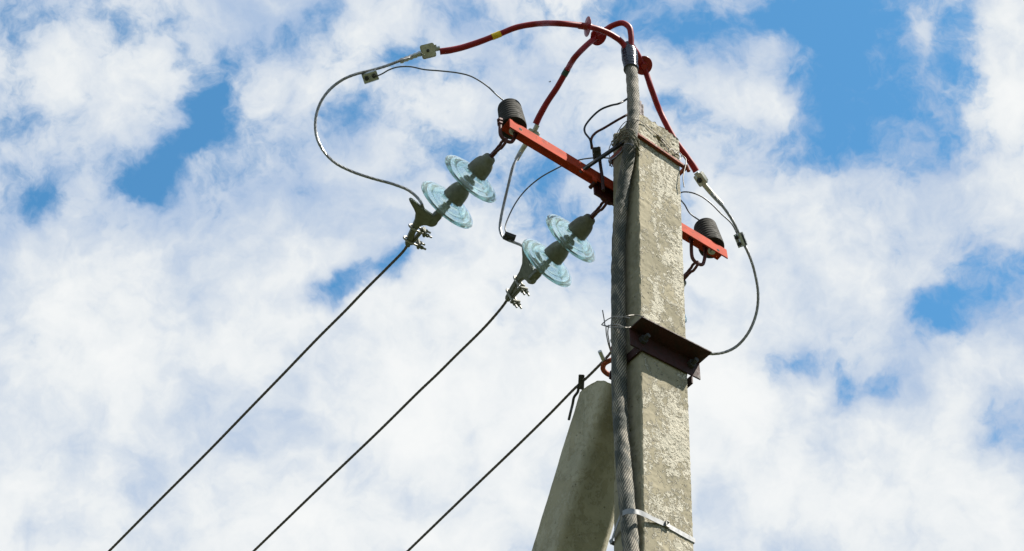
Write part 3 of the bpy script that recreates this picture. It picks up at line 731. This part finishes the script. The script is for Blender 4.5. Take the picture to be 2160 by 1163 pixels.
r_, X, Y, Zz = lug(P, Xd, RT * .8 - F * .3, 'pale lug half hidden behind the left end of the orange crossarm', s=.026)
b = B(); tube(b, [P + X * .02, P + X * .05], .0105, 14); b.obj('barrel', M_PALE, r_)
b = B(); tube(b, [at(1112, 300, L2D), at(1101, 317, L2D), at(1089, 338, L2D)], lambda t: .0115 - .002 * t, 14, .003); b.obj('crimped_sleeve', M_PALE, r_)
P = at(1478, 379, L3D); Xd = nrm(at(1469, 363, L3D) - at(1497, 405, L3D))
r_, X, Y, Zz = lug(P, Xd, RT * .55 + UP * .2 - F * .7, 'pale lug with a bolt hanging right of the pole top', s=.026)
b = B(); tube(b, [P + X * .015, P + X * .034], .0115, 14); b.obj('barrel', M_GALV, r_)
b = B(); tube(b, [at(1484, 388, L3D), at(1500, 407, L3D), at(1523, 432, L3D)], lambda t: .0112 - .0015 * t, 14, .003); b.obj('crimped_sleeve', M_PALE, r_)

# ------------------------------------------------------------------ parallel groove clamps
def pg_clamp(P, X, Y, label, s=1., dark=False, shift=-.008):
    X = nrm(X); Y = nrm(Y - X * (Y @ X)); Zz = np.cross(X, Y)
    root = thing('groove_clamp', label, 'clamp', P, 'parallel groove clamps on the wires')
    Q = P + Y * shift * s; mt = M_BLACKMET if dark else M_GALV
    for zz, nm in ((-.0085, 'clamp_half'), (.0085, 'clamp_half')):
        b = B(); pr = [(-.019, -.004), (-.015, .004), (-.006, .0045), (0, .001), (.006, .0045), (.015, .004), (.019, -.004)]
        sg = 1 if zz > 0 else -1
        vs = []; 
        q = [(y_ * s, z_ * s) for y_, z_ in pr]; n = len(q)
        vs = [Q + X * xx * s + Y * y_ + Zz * (zz * s + z_ * sg) for xx in (-.026, .026) for y_, z_ in q]
        b.add(vs, [tuple(range(n))[::-1], tuple(range(n, 2 * n))] + [(i, (i + 1) % n, n + (i + 1) % n, n + i) for i in range(n)])
        b.obj(nm, mt, root, bevel=.0012)
    for xx in (-.013, .013):
        b = B(); bolt(b, Q + X * xx * s - Zz * .022 * s, Zz, .0042 * s, .046 * s, True, .0075 * s, .007 * s); hexnut(b, Q + X * xx * s - Zz * .016 * s, Zz, .0075 * s, .006 * s); b.obj('bolt', M_BLACKMET, root)
    return Q, X, Y, Zz
def pxd(x0, y0, x1, y1, d, d_=None): return nrm(at(x1, y1, d_ or d) - at(x0, y0, d))
g1 = at(779, 156, depth(j1[3]) - .004)
pg_clamp(g1, pxd(765, 161, 798, 150, 8.8), -UP * 1. + F * .25, 'galvanised two-bolt clamp high on the left wire loop', 1.18, shift=.010)
g2 = at(1074, 503, depth(j2[7]) - .01)
pg_clamp(g2, pxd(1062, 500, 1086, 509, 8.7), UP * .9 - F * .5, 'dark two-bolt clamp at the low bend of the middle jumper', .9, dark=True, shift=.006)
g3 = at(1563, 506, depth(j3[3]) - .004)
pg_clamp(g3, pxd(1557, 490, 1572, 528, 8.85), -RT * .6 + F * .8, 'galvanised two-bolt clamp on the wire loop right of the pole', 1.1, shift=.002)

# ------------------------------------------------------------------ surge arresters
def arrester(P, ax, label, seedk):
    ax = nrm(ax); root = thing('surge_arrester', label, 'arrester', P, 'black ribbed surge arresters on the crossarm')
    prof = [(0, .030), (.004, .0445)]
    for k in range(9):
        x = .008 + k * .0168; rr = .0530 - .0007 * k; prof += [(x, rr - .0012), (x + .0050, rr - .0010), (x + .0080, rr - .0005), (x + .0100, rr), (x + .0150, rr - .0010)]
    x = .008 + 9 * .0168; prof += [(x, .0420), (x + .006, .0405), (x + .012, .033), (x + .015, .018)]
    b = B(); lathe(b, P, ax, prof, 48); b.obj('ribbed_housing', M_RUBBER, root, smooth_=40)
    T = P + ax * (x + .013); S = nrm(np.cross(ax, V)); S2 = nrm(np.cross(ax, S))
    b = B(); lathe(b, T, ax, [(0, .006), (.034, .006)], 12); hexnut(b, T + ax * .006, ax, .012, .009); hexnut(b, T + ax * .022, ax, .011, .008)
    for sg in (-1, 1): bar(b, T + S * .006 * sg, T + S * .020 * sg + ax * .02, .006, .0016, S2)
    bar(b, T + S * .0 + ax * .012, T - RT * .026 + ax * .010, .008, .0015, ax); b.obj('terminal', M_GALV, root)
    b = B(); lathe(b, P - ax * .022, ax, [(0, .010), (.010, .010), (.010, .02), (.022, .022)], 12); b.obj('base_bolt', M_GALV, root)
    return T + ax * .015
tax = Zp * math.cos(rad(12)) + Vp * math.sin(rad(12)) - A * .06
Pa = pl(1084, 270, a0 + Vr * .035, V); Pa = a0 + A * ((Pa - a0) @ A) + Vr * .034 + Zr * .006
T1 = arrester(Pa, tax, 'black ribbed surge arrester on the left end of the orange crossarm', 1)
Pc = pl(1502, 522, a0 + Vr * .035, V); Pc = a0 + A * ((Pc - a0) @ A) + Vr * .034 + Zr * .006
T3 = arrester(Pc, tax, 'black ribbed surge arrester on the right end of the orange crossarm', 2)

# ------------------------------------------------------------------ thin arrester leads
def lead(pts, label, r=.0030, mat=M_WIRE_THIN, name='arrester_lead', cat='wire', grp='thin wires to the arresters'):
    b = B(); tube(b, pts, r, 8, .006); o = b.obj(name, mat, None, smooth_=80); tag(o, label, cat, grp); return o
dg = depth(g1); dT = depth(T1)
pp = [(775, 166), (802, 158), (820, 148), (838, 142), (865, 141), (895, 147), (930, 150), (965, 154), (990, 160), (1010, 170), (1030, 184), (1047, 200)]
lead([at(x, y, dg + (dT - dg) * k / (len(pp) - 1)) for k, (x, y) in enumerate(pp)] + [T1], 'thin dark wire from the left loop clamp down to the left arrester')
dg = depth(g2)
pp = [(1083, 505), (1068, 491), (1066, 478), (1074, 455), (1090, 425), (1112, 398), (1140, 375), (1168, 359), (1200, 344), (1230, 336), (1265, 333), (1300, 336), (1330, 345)]
lead([at(x, y, dg - .01 + (8.95 - dg) * min(1, (k / 5))) for k, (x, y) in enumerate(pp)], 'thin dark wire arching from the middle jumper clamp behind the crossarm and pole')
dg = depth(g3); dT = depth(T3)
pp = [(1560, 510), (1553, 490), (1543, 472), (1520, 450), (1500, 430), (1478, 414), (1455, 406), (1438, 406), (1430, 412), (1434, 420), (1444, 432), (1455, 450)]
lead([at(x, y, dg + (dT - dg) * k / (len(pp) - 1)) for k, (x, y) in enumerate(pp)] + [T3], 'thin dark wire looping from the right clamp past the pole edge to the right arrester')

# ------------------------------------------------------------------ earthing leads and their clamp (left of the cable)
ed = depth(on_arm(1266, 345, .02))
cd_ = depth(on_left(1333, 240, .03))
lead([at(1338, 200, cd_ + .12), at(1326, 207, cd_ + .08), at(1305, 219, cd_), at(1288, 223, ed + .1), at(1268, 231, ed + .1), at(1248, 248, ed + .08), at(1234, 267, ed + .06), at(1234, 280, ed + .03), at(1245, 296, ed), at(1248, 315, ed)], 'thin black earth wire curving left from the cable just above the pole top', .0042, M_BLACKCORE, 'earth_wire', 'wire', 'earth wires left of the cable')
lead([at(1338, 236, cd_ + .08), at(1322, 243, cd_ + .04), at(1300, 255, cd_), at(1275, 270, ed + .05), at(1256, 281, ed + .03), at(1247, 295, ed + .006), at(1250, 315, ed)], 'dark maroon earth wire running from the cable to the small clamp above the crossarm', .0052, M_DARKSTEEL, 'earth_wire', 'wire', 'earth wires left of the cable')
pg_clamp(at(1255, 324, ed - .004), -UP + RT * .1, -RT, 'small dark clamp between the earth wires and the upright red rod', .92, dark=True)

# ------------------------------------------------------------------ rusty collar at the pole top (follows the crossarm's tilt)
k0 = on_right(1345, 289); k1 = on_right(1441, 355); kd = nrm(k1 - k0); kd = nrm(kd - V * (kd @ V))
colr = thing('pole_collar', 'rusty red steel collar clamped round the pole below its broken top', 'collar', k0)
b = B(); bar(b, k0 - V * .0075 - kd * .006, k1 - V * .0075 + kd * .010, .0065, .0075, V * .0 + Z); b.obj('front_band', M_RUSTRED, colr, bevel=.002)
b = B(); side0 = k0 - U * .006; bar(b, side0 - V * .012, side0 + V * (TV + .004) + Z * .012, .011, .004, Z); b.obj('side_band', M_RUSTRED, colr, bevel=.001)
b = B(); side1 = k1 + U * .007; bar(b, side1 - V * .010, side1 + V * (TV + .004), .011, .004, Z)
bar(b, side0 + V * (TV + .009) + Z * .012, side1 + V * (TV + .009), .011, .004, Z); b.obj('side_band', M_RUSTRED, colr, bevel=.001)
b = B(); bolt(b, k1 + U * .004 - V * .016 + Z * .004, U * .4 - Z, .0075, .030, False); b.obj('bolt', M_RUSTRED, colr)
b = B(); box(b, on_left(1334, 254, .008), V * .022, Z * .012, U * .006); b.obj('lug', M_RUSTRED, colr, bevel=.002)

# ------------------------------------------------------------------ lower angle bracket
q0 = on_right(1332, 690); q1 = on_right(1478, 760)
far_d = .080
n0 = pl(1355, 667, q0 - V * far_d, V); n1 = pl(1502, 742, q0 - V * far_d, V)
bd = nrm(n1 - n0); bd = nrm(bd - V * (bd @ V)); q0 = n0 + V * (far_d - .003); q1 = n1 + V * (far_d - .003)
br = thing('angle_bracket', 'dark rust red angle steel bracket across the front face halfway up', 'bracket', (q0 + q1) / 2)
b = B(); up_ = nrm(np.cross(bd, V)); up_ = up_ if up_[2] > 0 else -up_
angle_bar(b, q0, q1, -V, -up_, far_d - .003, .082, .006); b.obj('angle_bar', M_RUST, br, bevel=.001)
for t_ in (.17, .86):
    b = B(); P = q0 + (q1 - q0) * t_ - up_ * .035 - V * .004; hexnut(b, P - V * .008, V, .017, .016); bolt(b, P + V * .01, -V, .009, .05, False); b.obj('bolt', M_BLACKMET, br)
b = B(); P = q0 - up_ * .058; Pe = P + V * (TV + .10); P = P + U * .0
s0 = on_left(1350, 733, .004); bar(b, s0 - V * .004, s0 + V * (TV - .004), .020, .0035, Z); b.obj('side_strap', M_RUST, br, bevel=.001)
b = B(); s1 = s0 + U * (WU + .016) - Z * .022; bar(b, s1 - V * .004, s1 + V * (TV - .004), .020, .0035, Z)
b.obj('side_strap', M_RUST, br, bevel=.001)
b = B(); bar(b, s0 + V * (TV + .014), s1 + V * (TV + .014), .020, .0035, Z); b.obj('rear_plate', M_RUST, br, bevel=.001)

# ------------------------------------------------------------------ tie wires
def tie(parts, label, r=.0022, mat=M_TIE, name='tie_wire', grp='loose tie wires on the pole'):
    b = B()
    for p in parts: tube(b, p, r, 7, .005)
    o = b.obj(name, mat, None, smooth_=80); tag(o, label, 'wire', grp); return o
Lf = lambda x, y, o=.03: on_left(x, y, o)
tie([[Lf(1271, 655, .02), Lf(1274, 672, .02), Lf(1276, 686, .03)],
     [Lf(1269, 685, .03), Lf(1279, 676, .045), Lf(1295, 669, .062), Lf(1318, 669, .068), Lf(1330, 672, .066)],
     [Lf(1270, 686, .03), Lf(1280, 688, .05), Lf(1292, 684, .064), Lf(1305, 674, .068), Lf(1322, 667, .066), Lf(1340, 665, .03), on_right(1357, 668, .08)],
     [Lf(1288, 686, .06), Lf(1303, 685, .068), Lf(1318, 691, .068), Lf(1332, 690, .03), on_right(1345, 683, .03)],
     [Lf(1278, 687, .05), Lf(1279, 705, .02), Lf(1283, 725, .01), Lf(1290, 748, -.03)],
     [Lf(1284, 686, .05), Lf(1282, 703, .03), Lf(1285, 722, .01), Lf(1288, 742, -.03)],
     [Lf(1274, 686, .03), Lf(1283, 690, .05), Lf(1300, 690, .065), Lf(1318, 692, .068)]],
    'twisted grey wire tying the cable to the bracket, one end sticking up', .0021)
Rf = lambda x, y, o=.006: on_right(x, y, o)
tie([[Rf(1432, 345), Rf(1434, 330), Rf(1420, 318), Rf(1400, 296), Rf(1375, 275), Rf(1355, 258), Lf(1338, 252, .062), Lf(1322, 256, .06), Lf(1308, 270, .03), Lf(1297, 290, .01), Lf(1287, 308, .0), Lf(1284, 320, .0), Lf(1287, 335, -.01), Lf(1293, 352, -.03)],
     [Rf(1393, 293), Rf(1403, 306), Rf(1411, 318), Rf(1415, 314), Rf(1421, 317), Rf(1423, 324), Rf(1431, 320), Rf(1437, 326), Rf(1436, 334), Rf(1431, 338)]],
    'thin grey wire looped over the cable and down across the pole top face', .0017)
tie([[Rf(1438, 328, .01), Rf(1445, 333, .01), Rf(1447, 345, .02), Rf(1443, 362, .02), Rf(1441, 378, .02), Rf(1443, 395, .02)]], 'short loose wire end hanging beside the right edge of the collar', .0022)
tie([[Lf(1312, 318, .062), Lf(1315, 308, .066), Lf(1325, 303, .067), Lf(1336, 309, .064), Lf(1338, 320, .04)],
     [Lf(1312, 318, .062), Lf(1300, 330, .03), Lf(1288, 340, .01), Lf(1286, 350, .0), Lf(1290, 342, .01), Lf(1288, 334, .01), Lf(1284, 340, .0), Lf(1290, 352, -.01)]], 'dark wire ring round the cable just below the frayed rope', .0024, M_WIRE_THIN)

# ------------------------------------------------------------------ frayed rope round cable and pole corner
b = B()
for k in range(7):
    dy = k * 3.8 + rnd.uniform(-2, 2); j = lambda a: rnd.uniform(-a, a)
    pts = [Lf(1294 + j(4), 298 + dy * .55 + j(3), .012), Lf(1303 + j(3), 290 + dy * .55 + j(3), .05), Lf(1312 + j(3), 281 + dy * .6 + j(2), .062), Lf(1324 + j(2), 275 + dy * .6 + j(2), .068),
           Lf(1336 + j(2), 280 + dy * .75 + j(3), .064), Lf(1344 + j(2), 292 + dy + j(3), .05), Rf(1347 + j(2), 302 + dy + j(5), .008)]
    tube(b, pts, rnd.uniform(.0024, .0042), 7, .005, wob=.35)
for k in range(26):
    x = rnd.uniform(1296, 1346); y = 276 + abs(x - 1322) * .5 + rnd.uniform(0, 26); o_ = rnd.uniform(.06, .08) if 1305 < x < 1340 else rnd.uniform(.02, .05)
    p = Lf(x, y, o_); q = p + np.array([rnd.uniform(-1, 1), rnd.uniform(-1, 1), rnd.uniform(-1, .4)]) * .018
    tube(b, [p, (p + q) / 2 + Z * .003, q], .0013, 5, .006)
o = b.obj('rope_wrap', M_ROPE, None, smooth_=80); tag(o, 'frayed tan jute rope wrapped round cable and pole just below its top', 'rope')

# ------------------------------------------------------------------ steel strap near the bottom
st = thing('steel_strap', 'shiny stainless strap with a buckle round cable and pole at bottom', 'strap', on_right(1406, 1108))
path = [Rf(1466, 1141, .002), Rf(1440, 1127, .003), Rf(1406, 1108, .004), Rf(1380, 1096, .010), Rf(1362, 1087, .018), Lf(1347, 1081, .040), Lf(1336, 1079, .058), Lf(1325, 1079, .063), Lf(1316, 1082, .060), Lf(1310, 1087, .050), Lf(1304, 1100, .028), Lf(1297, 1120, .010), Lf(1291, 1140, .002)]
P = catmull(path, .006); P = [np.asarray(p) for p in P]; b = B(); hw, th_ = .0098, .0008; vs = []
Pn, T, _a, _b = frames(P)
for i, p in enumerate(Pn):
    S = nrm(Z - T[i] * (Z @ T[i])); Nn = nrm(np.cross(T[i], S))
    for sx, sz in ((-hw, -th_), (hw, -th_), (hw, th_), (-hw, th_)): vs.append(p + S * sx + Nn * sz)
fs = [(0, 1, 2, 3), tuple(4 * (len(P) - 1) + k for k in (3, 2, 1, 0))]
for i in range(len(P) - 1):
    for k in range(4): fs.append((i * 4 + k, i * 4 + (k + 1) % 4, i * 4 + 4 + (k + 1) % 4, i * 4 + 4 + k))
b.add(vs, fs); b.obj('band', M_STEELBAND, st, smooth_=30)
b = B(); P = on_right(1408, 1107, .008); d_ = nrm(on_right(1440, 1127) - on_right(1406, 1108)); box(b, P, d_ * .010, Z * .0105, V * .002)
box(b, P + Z * .009 - V * .003 - d_ * .002, d_ * .007, Z * .002, V * .004); box(b, P - d_ * .008 - V * .003, d_ * .002, Z * .010, V * .003); b.obj('buckle', M_BRIGHT, st, bevel=.001)
b = B(); bar(b, Lf(1291, 1140, .001) + V * .0, on_left(1290, 1142, .002) + V * .01, .0095, .001, Z)
pr = corner(cb[2]) ; zz = Lf(1291, 1140, 0.)[2]; zr = Rf(1466, 1141, 0.)[2]
cz = np.array([corner(zz)[0], corner(zz)[1], 0])
kA = cz + V * (TV + .006) - U * .003 + Z * zz; kB = cz + U * (WU + .002) + V * (TV + .006) + Z * zr; kC = cz + U * (WU + .002) - V * .001 + Z * zr
bar(b, kA, kB, .0095, .001, Z); bar(b, kB, kC, .0095, .001, Z); b.obj('rear_band', M_STEELBAND, st)

# ------------------------------------------------------------------ tap clamp and lead at the strut top
tapP = pl(1222, 812, rings[2], Nw); dt = depth(tapP)
tap = thing('tap_clamp', 'small black clamp gripping the right wire above the strut top', 'clamp', tapP)
wd = nrm(pl(1214, 823, rings[2], Nw) - pl(1240, 797, rings[2], Nw))
b = B(); box(b, at(1226, 806, dt - .004), nrm(UP + RT * .05) * .030, nrm(RT - UP * .05) * .012, F * .012); b.obj('clamp_block', M_BLACKMET, tap, bevel=.002)
b = B(); lathe(b, at(1229, 828, dt - .012), UP + RT * .05, [(0, .005), (.06, .005)], 10); hexnut(b, at(1228, 800, dt - .012), UP, .011, .010); b.obj('bolt', M_BLACKMET, tap)
b = B(); tube(b, [at(1220, 812, dt - .01), at(1219, 826, dt - .01), at(1211, 838, dt), at(1208, 852, dt + .02), at(1204, 868, dt + .08), at(1200, 885, dt + .12)], .0058, 9, .005); b.obj('tap_lead', M_BLACKCORE, tap)

# ------------------------------------------------------------------ small bird far off
bp = at(1160, 173, 110.); b = B(); k = .024 * 1.
def bx(x, y, z=0.): return bp + RT * x * k * 1. + UP * y * k + F * z * k
prof = [(-3.0, .1), (-2.2, .45), (-.8, .8), (.6, .75), (1.6, .55), (2.2, .5), (2.7, .25), (3.1, .05)]
ax = nrm(RT + UP * .25 + F * .4); lathe(b, bp, ax, [(x * k, r * k) for x, r in prof], 10)
for s_, tipx, tipy in ((-1, -4.0, .9), (1, 1.5, 3.2)):
    r0_, r1_, tip = bx(-.8, .1), bx(.9, .3), bx(tipx, tipy, s_ * 2.); t_ = UP * k * .12
    b.add([r0_ - t_, r1_ - t_, tip, r0_ + t_, r1_ + t_, (r0_ + tip) / 2 + UP * k * .5], [(0, 1, 2), (3, 5, 2, 4), (0, 3, 4, 1), (1, 4, 2), (0, 2, 5, 3)])
o = b.obj('bird', M_BIRD, None); tag(o, 'tiny dark bird gliding in the clouds between the red cores', 'bird')

# ------------------------------------------------------------------ render settings
sc.cycles.max_bounces = 14; sc.cycles.transmission_bounces = 12; sc.cycles.caustics_refractive = True; sc.cycles.caustics_reflective = False
sc.cycles.use_denoising = True; sc.cycles.sample_clamp_indirect = 6
